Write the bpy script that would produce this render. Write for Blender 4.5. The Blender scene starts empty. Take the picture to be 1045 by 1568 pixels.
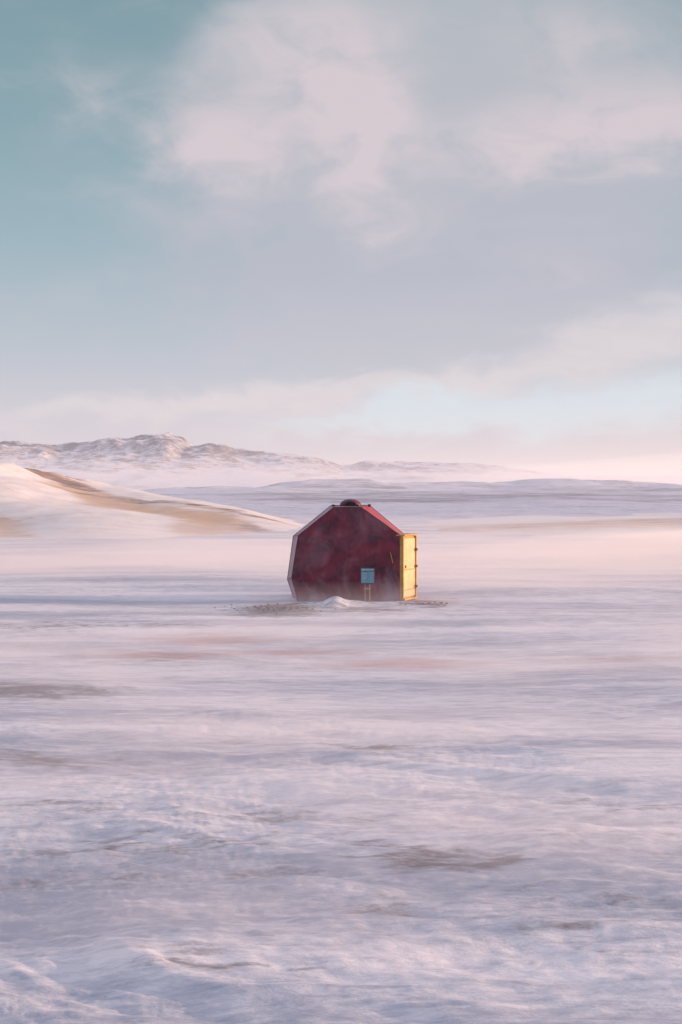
import bpy, math, numpy as np, random
from mathutils import Vector
random.seed(3)
scene=bpy.context.scene
FP=2178.0; CH=3.5; HZ=745.0
def lin(r,g,b):
    f=lambda c:(c/255/12.92) if c/255<=0.04045 else ((c/255+0.055)/1.055)**2.4
    return (f(r),f(g),f(b),1)
def smooth(a,b,x):
    t=np.clip((x-a)/(b-a),0,1); return t*t*(3-2*t)
# ---------- numpy noise ----------
def _h(ix,iy,s):
    n=(ix.astype(np.int64)*374761393+iy.astype(np.int64)*668265263+s*974711)&0x7fffffff
    n=((n^(n>>13))*1274126177)&0x7fffffff
    n=(n^(n>>16))&0xffff
    return n/65535.0
def vn(x,y,s=0):
    x0=np.floor(x);y0=np.floor(y);fx=x-x0;fy=y-y0
    fx=fx*fx*fx*(fx*(fx*6-15)+10);fy=fy*fy*fy*(fy*(fy*6-15)+10)
    a=_h(x0,y0,s);b=_h(x0+1,y0,s);c=_h(x0,y0+1,s);d=_h(x0+1,y0+1,s)
    return (a*(1-fx)+b*fx)*(1-fy)+(c*(1-fx)+d*fx)*fy-0.5
def fbma(x,y,o=4,s=0,g=0.5):
    r=np.zeros_like(x);a=1
    for i in range(o):
        r+=a*vn(x+17.3*i,y+9.7*i,s+i); a*=g;x=x*2.03+y*.17;y=y*2.03
    return r
# ---------- materials ----------
class NT:
    def __init__(s,nt): s.nt=nt
    def n(s,t,**k):
        nd=s.nt.nodes.new(t)
        for a,b in k.items(): setattr(nd,a,b)
        return nd
    def link(s,a,b): s.nt.links.new(a,b)
    def val(s,sock,v):
        if isinstance(v,(int,float)): sock.default_value=v
        elif isinstance(v,tuple): sock.default_value=v
        else: s.link(v,sock)
    def m(s,op,a,b=None,c=None,clamp=False):
        nd=s.n('ShaderNodeMath',operation=op); nd.use_clamp=clamp
        s.val(nd.inputs[0],a)
        if b is not None: s.val(nd.inputs[1],b)
        if c is not None: s.val(nd.inputs[2],c)
        return nd.outputs[0]
    def mix(s,f,a,b,bt='MIX'):
        nd=s.n('ShaderNodeMix',data_type='RGBA',blend_type=bt)
        s.val(nd.inputs[0],f); s.val(nd.inputs[6],a); s.val(nd.inputs[7],b)
        return nd.outputs[2]
    def ss(s,v,a,b,lo=0.0,hi=1.0):
        nd=s.n('ShaderNodeMapRange',interpolation_type='SMOOTHSTEP')
        s.val(nd.inputs[0],v);nd.inputs[1].default_value=a;nd.inputs[2].default_value=b
        nd.inputs[3].default_value=lo;nd.inputs[4].default_value=hi
        return nd.outputs[0]
    def noise(s,vec,scale,detail=4,rough=.5,dist=0.0):
        nd=s.n('ShaderNodeTexNoise'); s.link(vec,nd.inputs['Vector'])
        nd.inputs['Scale'].default_value=scale;nd.inputs['Detail'].default_value=detail
        nd.inputs['Roughness'].default_value=rough;nd.inputs['Distortion'].default_value=dist
        return nd.outputs['Fac']
    def mapping(s,vec,sc=(1,1,1),rot=(0,0,0),loc=(0,0,0)):
        nd=s.n('ShaderNodeMapping'); s.link(vec,nd.inputs[0])
        nd.inputs['Scale'].default_value=sc;nd.inputs['Rotation'].default_value=rot;nd.inputs['Location'].default_value=loc
        return nd.outputs[0]
def newmat(name):
    m=bpy.data.materials.new(name);m.use_nodes=True
    nt=NT(m.node_tree); return m,nt,m.node_tree.nodes['Principled BSDF']
def paint(name,col,rough=.5,metal=0,var=.15,scale=4,bump=.02):
    m,t,b=newmat(name)
    tc=t.n('ShaderNodeTexCoord').outputs['Object']
    f=t.noise(tc,scale,4,.6)
    c2=tuple(c*(1-var*2) for c in col[:3])+(1,)
    c3=tuple(min(1,c*(1+var)+.01) for c in col[:3])+(1,)
    t.link(t.mix(t.ss(f,.35,.65),c2,c3),b.inputs['Base Color'])
    b.inputs['Roughness'].default_value=rough;b.inputs['Metallic'].default_value=metal
    bp=t.n('ShaderNodeBump');bp.inputs['Strength'].default_value=.3;bp.inputs['Distance'].default_value=bump
    t.link(t.noise(tc,scale*6,2),bp.inputs['Height']);t.link(bp.outputs[0],b.inputs['Normal'])
    return m
def snowmat(name,rock=(.13,.11,.115,1),clay=(.42,.27,.26,1),ns=1.0,stretch=(.42,1,1),bump=.05,ice=True,base=(.86,.86,.89,1)):
    m,t,b=newmat(name)
    tc=t.n('ShaderNodeTexCoord').outputs['Object']
    st=t.mapping(tc,stretch,(0,0,-.12))
    ga=t.n('ShaderNodeAttribute',attribute_name='gravel_shade').outputs['Fac']
    ca=t.n('ShaderNodeAttribute',attribute_name='clay').outputs['Fac']
    n1=t.noise(st,3.0*ns,5,.66,.3)
    n3=t.noise(st,12*ns,5,.72,.3)
    snow=base
    if ice:
        lg=t.mapping(tc,(.16,1,1),(0,0,.0))
        n2=t.noise(lg,.45*ns,5,.6,.35);n4=t.noise(t.mapping(tc,(.24,1,1),(0,0,-.12)),7*ns,6,.75,.25)
        k=t.m('ADD',t.m('MULTIPLY',n2,.55),t.m('MULTIPLY',n4,.45))
        snow=t.mix(t.ss(k,.37,.62),(.38,.43,.52,1),(.92,.90,.91,1))
    gm=t.ss(t.m('ADD',ga,t.m('MULTIPLY_ADD',t.m('ADD',n1,t.m('MULTIPLY',n3,.7)),2.2,-1.87)),.25,1.1)
    cm=t.ss(t.m('ADD',ca,t.m('MULTIPLY_ADD',n1,1.2,-.6)),.15,1.1)
    c=t.mix(cm,snow,clay); c=t.mix(t.m('MULTIPLY',gm,.85),c,rock)
    t.link(c,b.inputs['Base Color']);b.inputs['Roughness'].default_value=.8
    b.inputs['Specular IOR Level'].default_value=.15
    bp=t.n('ShaderNodeBump');bp.inputs['Strength'].default_value=.65;bp.inputs['Distance'].default_value=bump/ns
    t.link(t.m('ADD',n1,t.m('MULTIPLY',n3,.45)),bp.inputs['Height']);t.link(bp.outputs[0],b.inputs['Normal'])
    return m
def mesh_obj(name,verts,faces,mat=None,sm=False,parent=None):
    me=bpy.data.meshes.new(name);me.from_pydata(verts,[],faces);me.update()
    o=bpy.data.objects.new(name,me);scene.collection.objects.link(o)
    if mat: me.materials.append(mat)
    if sm: me.polygons.foreach_set('use_smooth',[True]*len(me.polygons))
    if parent: o.parent=parent
    return o
def grid_obj(name,X,Y,Z,mat,attrs={}):
    R,C=X.shape
    v=np.stack([X.ravel(),Y.ravel(),Z.ravel()],1)
    i=np.arange(R*C).reshape(R,C)
    f=np.stack([i[:-1,:-1].ravel(),i[:-1,1:].ravel(),i[1:,1:].ravel(),i[1:,:-1].ravel()],1)
    me=bpy.data.meshes.new(name)
    me.vertices.add(len(v));me.vertices.foreach_set('co',v.ravel())
    me.loops.add(len(f)*4);me.loops.foreach_set('vertex_index',f.ravel())
    me.polygons.add(len(f));me.polygons.foreach_set('loop_start',np.arange(len(f))*4)
    me.polygons.foreach_set('loop_total',np.full(len(f),4))
    me.polygons.foreach_set('use_smooth',np.ones(len(f),bool))
    me.update();me.validate()
    for k,a in attrs.items():
        at=me.attributes.new(k,'FLOAT','POINT');at.data.foreach_set('value',a.ravel().astype(np.float32))
    me.materials.append(mat)
    o=bpy.data.objects.new(name,me);scene.collection.objects.link(o);return o
def gp(px,py):
    d=CH*FP/(py-HZ); return (px-522.5)/FP*d,d
# ---------- ground ----------
HUT=43.6
rs=np.concatenate([[.3,1,2,3,4,5,6],np.geomspace(6.5,60,470),np.geomspace(60.8,9000,280)])
an=np.radians(np.concatenate([np.linspace(-180,-27,52),np.linspace(-25,25,660),np.linspace(27,180,52)]))
A,Rr=np.meshgrid(an,rs)
A=A[:,::-1]
X=Rr*np.sin(A);Y=Rr*np.cos(A)
ws=-.16
Xw=X*math.cos(ws)+Y*math.sin(ws);Yw=-X*math.sin(ws)+Y*math.cos(ws)
Yw=Yw+fbma(X*.22,Y*.35,3,50)*1.0
fade=(1-smooth(45,110,Rr))*(1-.5*smooth(15,28,Rr))
s1=fbma(Xw*.36,Yw*1.2,4,1,.5)
s2=fbma(Xw*1.0,Yw*3.6,4,20,.6)
amt=smooth(-.25,.25,fbma(X*.16+4,Y*.25,2,33)+.3*(1-smooth(9,18,Rr)))
Z=(s1*(.06+.06*amt)+s2*.06*amt)*fade
Z+=fbma(X*.05,Y*.14,3,70)*.24*smooth(8,20,Rr)
Z+=fbma(X*.004,Y*.01,3,80)*1.2*smooth(120,500,Rr)
hx=X-.2;hy=Y-(HUT+1.4)
hd=np.sqrt((hx/3.2)**2+(hy/2.6)**2)
Z*=smooth(.9,2.2,hd)
def bump(px,py,rx,ry,h):
    x,d=gp(px,py);return h*np.exp(-((X-x)/rx)**2-((Y-d)/ry)**2)
Z+=bump(514,927,.34,.5,.26)+bump(540,925,.5,.5,.13)+bump(470,926,.7,.4,.11)+bump(640,923,.9,.7,.09)+bump(590,925,.6,.4,.07)+bump(420,930,1.0,.8,.09)
Z-=0.03
grav=np.zeros_like(X);clay=np.zeros_like(X)
def patch(arr,px,py,rpx,rpy,v):
    x,d=gp(px,py);k=d/FP; rx=rpx*k; ry=max(.12,abs(gp(px,py-rpy)[1]-gp(px,py+rpy)[1])/2)
    np.maximum(arr,v*np.exp(-(((X-x)/rx)**2+((Y-d)/ry)**2)),out=arr)
for p in [(40,1056,160,16,1.05),(60,1163,150,14,.9),(570,1142,110,7,.85),(385,1133,90,7,.6),(700,1322,160,22,.95),(60,1240,160,12,.65),(430,1250,150,10,.6),(570,1300,70,9,.6),
  (425,932,75,10,1.25),(655,924,60,5,.8),(540,931,120,5,.85),(250,1010,160,8,.4),(60,960,140,7,.7),(860,1290,170,20,.5),(420,1345,140,14,.6),(900,1380,170,14,.5),(600,1395,130,14,.5),(200,1300,220,26,.62),(100,1350,200,20,.55),(850,1430,200,24,.45),(300,1480,200,24,.45),(960,1240,120,12,.45),(270,960,90,5,.55)]: patch(grav,*p)
for p in [(330,975,120,9,1.0),(250,1000,170,9,.85),(600,1012,150,8,.9),(950,1010,140,12,.6),(450,995,150,7,.8),(650,922,80,8,.6)]: patch(clay,*p)
snow=snowmat('windblown_snow')
grid_obj('snow_ground',X,Y,Z,snow,{'gravel_shade':grav,'clay':clay})
# ---------- near left hill ----------
xs=np.linspace(-150,6,520);ys=np.linspace(60,330,380)
X,Y=np.meshgrid(xs,ys)
pxs=[-1200,-500,-200,0,25,60,130,230,290,370,450,520,600];pys=[600,640,680,704,706,722,740,758,764,777,797,815,830]
ds=[230,200,180,165,162,158,152,142,138,130,124,118,112]
rx=[(p-522.5)/FP*d for p,d in zip(pxs,ds)];rz=[CH+(HZ-q)/FP*d for q,d in zip(pys,ds)]
RZ=np.interp(X,rx,rz);RD=np.interp(X,rx,ds)
RZ=np.where(X>rx[-1],-1,RZ)
base=74+np.clip((X+30)/30,0,1)*18
t=(Y-base)/(RD-base)
prof=np.where(t<1,smooth(0,1,np.clip(t,0,1))**.9,1-.75*smooth(1,2.4,t))
Z=RZ*prof+fbma(X*.03+Y*.02,Y*.03,3,5)*.7*smooth(.1,.6,t)*np.clip(RZ/5,0,1)
q=X*.105+Y*.045+fbma(X*.03,Y*.03,3,14)*1.3
g=.5+.5*np.sin(q*2.6)
Z+=(g-.5)*.8*smooth(.05,.35,t)*np.clip(RZ/3.5,0,1)
Z+=fbma(X*.25,Y*.25,3,18)*.16*smooth(.2,.6,t)
edge=np.minimum(np.minimum(smooth(0,8,X+150),smooth(0,14,Y-60)),smooth(0,30,330-Y))
Z=Z*edge-.45
crest=np.exp(-((t-.95)/.06)**2)*smooth(-34,-22,X)
cr=smooth(.5,.98,1-g)*smooth(-.25,.25,fbma(X*.06,Y*.06,3,16))
cl=np.maximum(smooth(.3,1,1-g)*.95,.35)*smooth(.05,.3,t)  # broad gold tint: dry grass, with sun warmth put into the colour
cl=np.maximum(cl,crest*.8)
gr=np.maximum(cr*smooth(.1,.4,t)*.95,crest*.7)
hillm=snowmat('hill_snow',rock=(.24,.165,.15,1),clay=(.68,.49,.35,1),ns=.16,stretch=(.6,1,1),bump=.02,ice=False,base=(.93,.88,.84,1))
grid_obj('snowy_hill',X,Y,Z,hillm,{'gravel_shade':gr,'clay':cl})
# low rise on the right
X,Y=np.meshgrid(np.linspace(-5,200,300),np.linspace(85,300,160))
w1=fbma(X*.02,Y*0,3,9)*26
Z=(.75+.6*fbma(X*.05,Y*.04,3,8))*smooth(92,128,Y-w1)*(1-smooth(150,280,Y))*smooth(-3,22,X)*(1-smooth(150,200,X))-.3
grid_obj('snow_bank',X,Y,Z,hillm,{'gravel_shade':.75*np.exp(-((Y-w1-122)/6)**2)*smooth(-.3,.2,fbma(X*.05,Y*.02,2,77)),'clay':.75*np.exp(-((Y-w1-126)/14)**2)})
# long slope behind, shade painted into its bluish base, broken into soft hummocks
X,Y=np.meshgrid(np.linspace(-140,620,460),np.geomspace(135,1400,260))
zz=np.interp(Y,[135,150,200,300,500,700,1000,1400],[-.5,.5,1.15,1.7,2.3,2.6,2.2,-1])
Z=zz+fbma(X*.03,Y*.02,4,21)*.5*smooth(140,200,Y)+fbma(X*.014,Y*.006,4,29)*8.0*smooth(250,700,Y)*(1-smooth(1000,1400,Y))
Z=(Z+.8)*smooth(-140,-80,X)*(1-smooth(520,620,X))-.8
slopem=snowmat('painted_shade_snow',rock=(.24,.23,.26,1),ns=.06,stretch=(.6,1,1),bump=.09,ice=False,base=(.72,.73,.80,1))
grid_obj('distant_slope',X,Y,Z,slopem,{'gravel_shade':.22+.55*smooth(-.1,.4,fbma(X*.02,Y*.012,4,22)),'clay':X*0})  # mask holds patchy rock and the painted shade of the slope
# ---------- mountains ----------
MD=2600
X,Y=np.meshgrid(np.linspace(-1500,1500,700),np.linspace(1100,4000,330))
mp=[-900,-300,0,45,90,130,180,255,275,300,330,380,440,490,525,560,620,690,740,800,870,960,1045,1500]
mq=[660,690,676,672,680,677,670,664,666,680,675,688,693,698,710,705,704,704,710,718,724,727,725,722]
mx=[(p-522.5)/FP*MD for p in mp];mz=[CH+(HZ-q)/FP*MD for q in mq]
R0=np.interp(X,mx,mz)
pf=np.where(Y<MD,(.45*smooth(1250,2150,Y)+.55*smooth(2050,MD,Y)),1-smooth(MD,3900,Y))
rid=1-np.abs(fbma(X*.005,Y*.003,5,40,.6))*2
Z=R0*pf*(.93+.2*(rid-.6)+.10*fbma(X*.014,Y*.006,4,44))-3
gx=np.gradient(Z,axis=1)/(X[0,1]-X[0,0]);gy=np.gradient(Z,axis=0)/(Y[1,0]-Y[0,0])
steep=np.hypot(gx,gy)
gr=smooth(.08,.26,steep)*.55+.35*smooth(.0,.5,fbma(X*.02,Y*.01,4,47))+.20
mm=snowmat('mountain_snow',rock=(.13,.11,.12,1),ns=.02,stretch=(.8,.8,1.6),bump=.08,ice=False,base=(.80,.80,.85,1))
grid_obj('mountain_range',X,Y,Z,mm,{'gravel_shade':gr,'clay':gr*0})
# ---------- hut ----------
hut=bpy.data.objects.new('red_shelter_hut',None);scene.collection.objects.link(hut);hut.location=(0,HUT,0)
def P(px,py,y):
    k=(HUT+y)/FP; return ((px-522.5)*k,y,CH+(HZ-py)*k)
F=[P(457,820,0),P(511,777,0),P(553,776.5,0),P(614,820,0),P(616,918,0),P(617,926,0),P(458,926,0),P(447,885,0)]
yM=1.5
M=[P(449.5,821,yM),P(507.5,774,yM),P(566,774,yM),P(619.5,818.5,yM),P(625,885,yM),P(621,925,yM),P(453,925,yM),P(440.5,887,yM)]
B=[(x*.97+.01,3.0,z*(.98 if z>1 else 1)) for x,_,z in F]
v=F+M+B;n=8
f=[list(range(n))]
for a in (0,8):
    for i in range(n):
        j=(i+1)%n; f.append([a+j,a+i,a+8+i,a+8+j])
f.append([23-i for i in range(n)])
m,t,b=newmat('weathered_red_fibreglass')
tc=t.n('ShaderNodeTexCoord').outputs['Object']
a1=t.noise(tc,1.7,6,.62,.4);a2=t.noise(t.mapping(tc,(1,1,.35)),7,5,.7);a3=t.noise(tc,1.1,6,.6,.6)
sep=t.n('ShaderNodeSeparateXYZ');t.link(tc,sep.inputs[0])
c=t.mix(t.ss(a1,.3,.7),(.055,.006,.022,1),(.21,.013,.040,1))
c=t.mix(t.m('MULTIPLY',t.ss(a2,.45,.8),.4),c,(.34,.05,.08,1))
low=t.ss(sep.outputs[2],0,1.3,1,0)
fr=t.m('ADD',t.m('MULTIPLY',t.ss(a3,.42,.72),t.m('MULTIPLY_ADD',low,.25,.14)),t.m('MULTIPLY',t.ss(sep.outputs[2],0,.3,1,0),.2),clamp=True)
c=t.mix(fr,c,(.6,.5,.55,1))
t.link(c,b.inputs['Base Color']);b.inputs['Roughness'].default_value=.45
bp=t.n('ShaderNodeBump');bp.inputs['Strength'].default_value=.25;bp.inputs['Distance'].default_value=.02
t.link(a2,bp.inputs['Height']);t.link(bp.outputs[0],b.inputs['Normal'])
redm=m
m,t,b=newmat('sky_lit_red_panel')  # right roof facets: extra sky light put into a brighter red
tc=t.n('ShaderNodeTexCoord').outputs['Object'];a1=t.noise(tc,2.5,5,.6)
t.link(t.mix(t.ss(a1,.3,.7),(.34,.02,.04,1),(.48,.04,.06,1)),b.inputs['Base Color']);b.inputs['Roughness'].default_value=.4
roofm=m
palem=paint('pale_left_panel',(.42,.24,.29,1),.5,var=.2,scale=2)  # paler pinkish grey for the left facets
shell=mesh_obj('shell',v,f,redm,parent=hut)
shell.data.materials.append(roofm);shell.data.materials.append(palem)
for p in shell.data.polygons:
    k=p.index
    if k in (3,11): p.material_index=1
    if k in (1,7,8,9,15,16): p.material_index=2
seam=paint('seam_metal',(.10,.03,.04,1),.5)
def tube(name,pts,r,mat,parent,cyc=False):
    cu=bpy.data.curves.new(name,'CURVE');cu.dimensions='3D';cu.bevel_depth=r;cu.bevel_resolution=2
    s=cu.splines.new('POLY');s.points.add(len(pts)-1)
    for q,p in zip(s.points,pts): q.co=(*p,1)
    s.use_cyclic_u=cyc
    o=bpy.data.objects.new(name,cu);scene.collection.objects.link(o);cu.materials.append(mat);o.parent=parent;return o
tube('front_seam',F,.014,seam,hut,True);tube('middle_seam',M,.016,seam,hut,True);tube('back_seam',B,.016,seam,hut,True)
for i in range(8): tube('ridge_seam_%d'%i,[F[i],M[i],B[i]],.014,seam,hut)
def box(name,lo,hi,mat,parent,bev=.008):
    x0,y0,z0=lo;x1,y1,z1=hi
    vs=[(x0,y0,z0),(x1,y0,z0),(x1,y1,z0),(x0,y1,z0),(x0,y0,z1),(x1,y0,z1),(x1,y1,z1),(x0,y1,z1)]
    o=mesh_obj(name,vs,[(0,3,2,1),(4,5,6,7),(0,1,5,4),(1,2,6,5),(2,3,7,6),(3,0,4,7)],mat,parent=parent)
    if bev:
        md=o.modifiers.new('b','BEVEL');md.width=bev;md.segments=2
    return o
def dome(name,cx,cy,cz,r,h,mat,parent):
    vs=[];fs=[];S=32;prof=[(r*.86,-.10),(r*.86,-.01),(r*1.0,0),(r*1.02,.03)]
    for i in range(1,9):
        a=i/8*math.pi/2;prof.append((r*math.cos(a)+.001,.03+h*math.sin(a)))
    for pr,pz in prof:
        for s in range(S):
            a=2*math.pi*s/S;vs.append((cx+pr*math.cos(a),cy+pr*math.sin(a),cz+pz))
    for k in range(len(prof)-1):
        for s in range(S):
            fs.append((k*S+s,k*S+(s+1)%S,(k+1)*S+(s+1)%S,(k+1)*S+s))
    return mesh_obj(name,vs,fs,mat,True,parent)
rt=P(537,775,1.5)
dome('roof_vent',rt[0],1.4,rt[2]-.0,.34,.20,redm,hut)
dark=paint('dark_rubber',(.02,.018,.02,1),.6)
vs=[(rt[0],1.04,rt[2]+.0)]+[(rt[0]+.19*math.cos(a),1.04,rt[2]+.02+.14*math.sin(a)) for a in np.linspace(0,math.pi,14)]
vs2=[(x,y+.2,z) for x,y,z in vs];nn=len(vs)
mesh_obj('vent_louvre',vs+vs2,[list(range(nn))[::-1]]+[[i,(i+1)%nn,nn+(i+1)%nn,nn+i] for i in range(nn)],dark,parent=hut)
for (px,py) in ((511,775),(566,774.5),(548,775)):
    q=P(px,py,.9);box('lifting_eye',(q[0]-.045,.87,q[2]-.03),(q[0]+.045,.93,q[2]+.05),dark,hut)
ym=paint('yellow_door_paint',(.76,.57,.29,1),.5,var=.06,scale=3)
ym2=paint('yellow_frame_paint',(.58,.34,.08,1),.5,var=.1,scale=3)
door=bpy.data.objects.new('door_unit',None);scene.collection.objects.link(door);door.parent=hut
p0=Vector(P(615,918,-.02));p1=Vector(P(635,918,.95))
dirv=Vector((p1.x-p0.x,p1.y-p0.y,0));W=dirv.length
door.location=(p0.x,p0.y,0);door.rotation_euler=(0,0,math.atan2(dirv.y,dirv.x))
box('frame_body',(0,-.02,.0),(W,.45,1.98),ym2,door)
box('door_leaf',(.07,-.055,.10),(W-.09,-.022,1.90),ym,door)
box('jamb_left',(.0,-.07,.03),(.06,-.022,1.96),ym2,door)
box('jamb_right',(W-.07,-.09,.03),(W,-.022,1.96),ym2,door)
box('hood',(-.05,-.13,1.985),(W+.04,.40,2.03),ym2,door)
box('kick_plate',(.10,-.062,.30),(W-.12,-.057,.33),ym2,door,0)
box('middle_rail',(.08,-.068,.92),(W-.11,-.058,.955),ym2,door,.002)
for z in (.35,.98,1.5): box('hinge',(W-.13,-.12,z),(W-.02,-.092,z+.07),dark,door,.003)
box('door_handle',(.16,-.10,.98),(.18,-.058,1.08),ym2,door,.004)
box('threshold',(-.0,-.12,.0),(W,-.02,.06),ym2,door)
q=P(598,846,-.03);q2=P(602,862,-.03)
tube('grab_handle',[(q[0],-.01,q[2]),(q[0],-.05,q[2]),(q2[0],-.05,q2[2]),(q2[0],-.01,q2[2])],.012,ym2,hut)
# ---------- info sign ----------
sg=bpy.data.objects.new('information_sign',None);scene.collection.objects.link(sg)
sd=HUT-.9;k=sd/FP
def S(px,py): return (px-522.5)*k, CH+(HZ-py)*k
sg.location=(0,sd,0)
blue=paint('sign_blue',(.17,.33,.43,1),.4,var=.06);white=paint('sign_white',(.55,.62,.66,1),.4,var=.04)
wood=paint('post_wood',(.42,.27,.16,1),.7);wood2=paint('sign_frame',(.10,.075,.085,1),.6)
x0,z1=S(552.5,869.5);x1,z0=S(574,894)
box('backing',(x0,0,z0),(x1,.03,z1),wood2,sg)
box('blue_panel',(x0+.02,-.006,z0+.02),(x1-.02,-.001,z1-.12),blue,sg,0)
box('header_panel',(x0+.02,-.006,z1-.10),(x1-.02,-.001,z1-.02),blue,sg,0)
for i in range(3): box('header_text',(x0+.05+i*.12,-.010,z1-.07),(x0+.13+i*.12,-.007,z1-.052),white,sg,0)
for i in range(4): box('text_line',(x0+.04,-.010,z1-.17-i*.055),(x0+.20-.03*(i%2),-.007,z1-.16-i*.055),white,sg,0)
xp,_=S(559.5,900);xq,_=S(566.5,900)
for xx in (xp,xq): box('post',(xx-.018,.005,-.25),(xx+.018,.028,z0-.002),wood,sg,.004)
xa,za=S(558,901);box('crossbar',(xp-.03,-.02,za-.03),(xq+.03,.002,za+.01),wood,sg,.003)
# ---------- gravel near hut ----------
import bmesh
rv=[];rf=[]
for i in range(160):
    if random.random()<.7: px=random.gauss(430,32);py=random.gauss(932,3)
    else: px=random.gauss(648,25);py=random.gauss(925,2)
    if py<921: py=921+random.random()*4
    x,d=gp(px,py);r=random.uniform(.012,.035)
    bm=bmesh.new();bmesh.ops.create_icosphere(bm,subdivisions=1,radius=r)
    o=len(rv)
    for w in bm.verts:
        c=w.co;rv.append((x+c.x*random.uniform(.9,1.6),d+c.y*random.uniform(.8,1.3),.03+c.z*random.uniform(.5,.9)))
    for ff in bm.faces: rf.append([o+w.index for w in ff.verts])
    bm.free()
mesh_obj('gravel_stones',rv,rf,paint('lava_stone',(.16,.13,.135,1),.9,var=.25,scale=9))
# ---------- mist ----------
def volmat(name,dens,em=(.30,.26,.31),g=.2,col=(1,.985,.985,1),wisp=None):
    # emission stands in for the multiple scattering inside wind-blown snow
    m=bpy.data.materials.new(name);m.use_nodes=True;nt=m.node_tree
    nt.nodes.remove(nt.nodes['Principled BSDF'])
    s=nt.nodes.new('ShaderNodeVolumeScatter');s.inputs['Color'].default_value=col
    s.inputs['Density'].default_value=dens;s.inputs['Anisotropy'].default_value=g
    e=nt.nodes.new('ShaderNodeEmission');e.inputs['Color'].default_value=(*em,1);e.inputs['Strength'].default_value=dens
    a=nt.nodes.new('ShaderNodeAddShader');nt.links.new(s.outputs[0],a.inputs[0]);nt.links.new(e.outputs[0],a.inputs[1])
    nt.links.new(a.outputs[0],nt.nodes['Material Output'].inputs['Volume'])
    if wisp:
        sc,top,lo,hi,rate=wisp
        t=NT(nt);gm=t.n('ShaderNodeNewGeometry').outputs['Position']
        sp=t.n('ShaderNodeSeparateXYZ');t.link(gm,sp.inputs[0])
        nn=t.noise(t.mapping(gm,sc,(0,0,-.06)),1.0,3,.6,.6)
        h=t.ss(sp.outputs[2],0.0,top,1,0)
        k=t.m('MULTIPLY',t.ss(nn,lo,hi),t.m('MULTIPLY',h,dens))
        t.link(k,s.inputs['Density']);t.link(k,e.inputs['Strength'])
        try: m.cycles.volume_step_rate=rate
        except Exception: pass
    return m
def ell(name,loc,rad,mat,rot=0,lump=0.0,seed=0):
    bpy.ops.mesh.primitive_uv_sphere_add(segments=48,ring_count=24,location=loc)
    o=bpy.context.object;o.name=name
    co=np.array([list(v.co) for v in o.data.vertices])
    if lump:
        nn=fbma(co[:,0]*2.2+co[:,2]*1.3,co[:,1]*2.2-co[:,2]*1.7,3,seed)
        co=co*(1+lump*nn[:,None])
        for vv,c in zip(o.data.vertices,co): vv.co=c
    o.scale=rad;o.rotation_euler=(0,0,rot);o.data.materials.append(mat)
    return o
def vbox(name,lo,hi,mat): return box(name,lo,hi,mat,None,0)
vbox('ground_mist',(-700,5,-3),(700,900,.6),volmat('ground_mist_vol',.022,(.26,.205,.245)))
vbox('valley_haze',(-2500,75,-5),(2500,6000,24),volmat('haze_vol',.00048,(.40,.33,.37)))
vbox('blowing_snow',(-9,8,-.2),(10,36,.9),volmat('spindrift_near_vol',.38,(.30,.22,.24),wisp=((.14,.42,.8),.8,.45,.72,1.0)))
vbox('blowing_snow',(-34,44.6,-.2),(38,76,2.2),volmat('spindrift_vol',.14,(.40,.28,.28),wisp=((.055,.12,.45),1.9,.40,.68,.8)))
ell('mist_bank',(30,64,.2),(26,15,1.7),volmat('mist_bank_vol',.045,(.46,.32,.28)),.05,.25,1)
ell('mist_bank',(520,1050,0),(470,450,30),volmat('mist_right_vol',.0012,(.52,.42,.42)),0,.2,4)
# ---------- sun / world ----------
el=math.radians(9);az=math.radians(85)
s=Vector((math.cos(el)*math.sin(az),math.cos(el)*math.cos(az),math.sin(el)))
L=bpy.data.lights.new('sun','SUN');L.energy=5.0;L.angle=math.radians(.5);L.color=(1,.62,.42)
lo=bpy.data.objects.new('sun',L);scene.collection.objects.link(lo);lo.rotation_euler=s.to_track_quat('Z','Y').to_euler();lo.location=(60,10,30)
w=bpy.data.worlds.new('World');scene.world=w;w.use_nodes=True
t=NT(w.node_tree);bg=w.node_tree.nodes['Background']
sky=t.n('ShaderNodeTexSky');sky.sky_type='NISHITA';sky.sun_disc=False;sky.sun_elevation=el;sky.sun_rotation=az
tc=t.n('ShaderNodeTexCoord').outputs['Generated']
sp=t.n('ShaderNodeSeparateXYZ');t.link(tc,sp.inputs[0])
U=t.m('ARCTAN2',sp.outputs[0],sp.outputs[1]);V=t.m('ARCSINE',sp.outputs[2])
def uv(px,py):
    u=(px-522.5)/FP; return u,math.atan((HZ-py)/FP*math.cos(u))
cb=t.n('ShaderNodeCombineXYZ');t.link(U,cb.inputs[0]);t.link(V,cb.inputs[1])
uvv=cb.outputs[0]
nA=t.noise(t.mapping(uvv,(1,1.5,1)),9,4,.5,.4)
nB=t.noise(t.mapping(uvv,(1,1.8,1),loc=(3,1,0)),20,6,.58,.6)
nC=t.noise(t.mapping(uvv,(1,4.5,1),rot=(0,0,-.22),loc=(7,2,0)),7,5,.58)
wu=t.m('ADD',U,t.m('MULTIPLY_ADD',nA,.12,-.06));wv=t.m('ADD',V,t.m('MULTIPLY_ADD',nB,.05,-.025))
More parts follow.
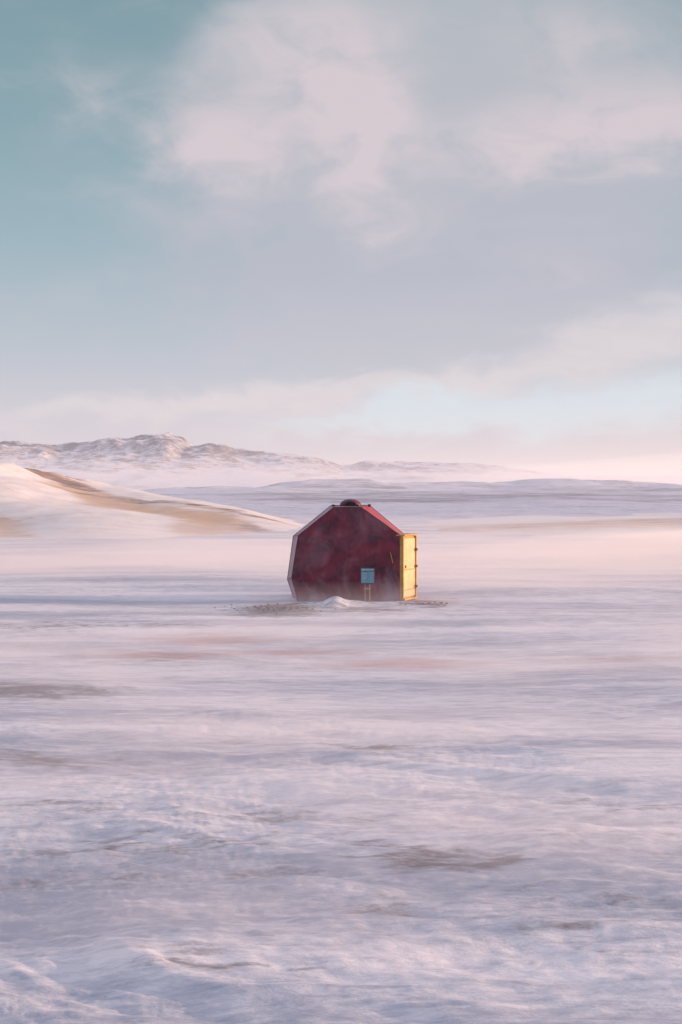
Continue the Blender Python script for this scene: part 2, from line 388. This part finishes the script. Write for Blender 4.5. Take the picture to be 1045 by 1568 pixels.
def blob(px,py,rx,ry,amp,rot=0,warp=True):
    u0,v0=uv(px,py);c,sn=math.cos(rot),math.sin(rot)
    du=t.m('SUBTRACT',wu if warp else U,u0);dv=t.m('SUBTRACT',wv if warp else V,v0)
    a=t.m('ADD',t.m('MULTIPLY',du,c*FP/rx),t.m('MULTIPLY',dv,sn*FP/rx))
    b=t.m('ADD',t.m('MULTIPLY',du,-sn*FP/ry),t.m('MULTIPLY',dv,c*FP/ry))
    r=t.m('ADD',t.m('MULTIPLY',a,a),t.m('MULTIPLY',b,b))
    return t.m('MULTIPLY',t.m('EXPONENT',t.m('MULTIPLY',r,-1.0)),amp)
def add(*a):
    r=a[0]
    for x in a[1:]: r=t.m('ADD',r,x)
    return r
def ramp(v,stops):
    nd=t.n('ShaderNodeValToRGB');t.link(v,nd.inputs[0]);cr=nd.color_ramp;cr.interpolation='LINEAR'
    while len(cr.elements)<len(stops): cr.elements.new(.5)
    for e,(p,c) in zip(cr.elements,stops): e.position=p;e.color=c
    return nd.outputs[0]
V01=t.m('MULTIPLY',V,1.6,clamp=True)
def vp(py): return uv(522,py)[1]*1.6
clear=ramp(V01,[(0,lin(218,210,218)),(vp(640),lin(208,206,216)),(vp(540),lin(188,197,209)),(vp(380),lin(160,184,195)),(vp(200),lin(142,170,180)),(vp(0),lin(131,160,170)),(.75,lin(184,188,210)),(1,lin(194,193,216))])
sk=t.n('ShaderNodeVectorMath',operation='SCALE');t.link(sky.outputs[0],sk.inputs[0]);sk.inputs['Scale'].default_value=.1
clear=t.mix(.06,clear,sk.outputs[0])
deck=add(blob(760,260,450,340,1.2),blob(520,20,190,200,.7),blob(380,250,130,110,.4),blob(560,470,400,90,.6),t.m('MULTIPLY_ADD',nA,.9,-.45),t.m('MULTIPLY_ADD',nB,.6,-.3))
dm=t.ss(deck,.05,1.05)
dcol=ramp(V01,[(0,lin(214,207,215)),(vp(560),lin(197,197,207)),(vp(420),lin(185,188,200)),(vp(200),lin(187,189,199)),(vp(0),lin(182,187,195)),(.75,lin(187,187,208)),(1,lin(195,192,214))])
c=t.mix(t.m('MULTIPLY',dm,.93),clear,dcol)
lobe=add(blob(345,215,115,75,.85),blob(555,210,70,115,1.0),blob(480,70,130,95,.7),blob(980,190,180,65,.85),blob(760,220,140,65,.5),blob(880,50,140,70,.4),blob(170,120,60,50,.25),blob(620,350,90,60,.3),blob(850,400,120,50,.3))
lm=t.ss(t.m('MULTIPLY',lobe,t.m('MULTIPLY_ADD',nB,2.6,-.3)),.0,1.05)
c=t.mix(t.m('MULTIPLY',lm,.8),c,lin(220,206,212))
veil=add(blob(360,612,380,20,.85,.09),blob(840,555,330,48,.6,.22),blob(1100,490,280,80,.45,.2),blob(550,655,600,35,.3))
vm=t.ss(t.m('ADD',veil,t.m('MULTIPLY_ADD',nC,1.0,-.5)),.0,1.1)
c=t.mix(t.m('MULTIPLY',vm,.8),c,lin(225,217,219))
op=add(blob(640,622,85,36,.9,.1),blob(1000,605,230,45,.75,.05),blob(480,655,160,18,.5),blob(800,645,200,38,.6))
om=t.ss(t.m('ADD',op,t.m('MULTIPLY_ADD',nC,.6,-.3)),.1,1.0)
c=t.mix(t.m('MULTIPLY',om,.85),c,lin(214,228,235))
pe=add(blob(1000,735,420,30,1.0,0,False),blob(1500,700,900,70,.5,0,False))
c=t.mix(t.m('MINIMUM',pe,.85),c,lin(241,222,220))
t.link(c,bg.inputs['Color']);bg.inputs['Strength'].default_value=1.0
# ---------- camera ----------
cam=bpy.data.cameras.new('camera');co=bpy.data.objects.new('camera',cam);scene.collection.objects.link(co)
cam.sensor_fit='VERTICAL';cam.sensor_height=36;cam.lens=50;cam.clip_end=20000;cam.clip_start=.1
co.location=(0,0,CH);co.rotation_euler=(math.radians(90)-math.atan(39/FP),0,0)
scene.camera=co
scene.view_settings.view_transform='Standard';scene.view_settings.look='None';scene.view_settings.exposure=0
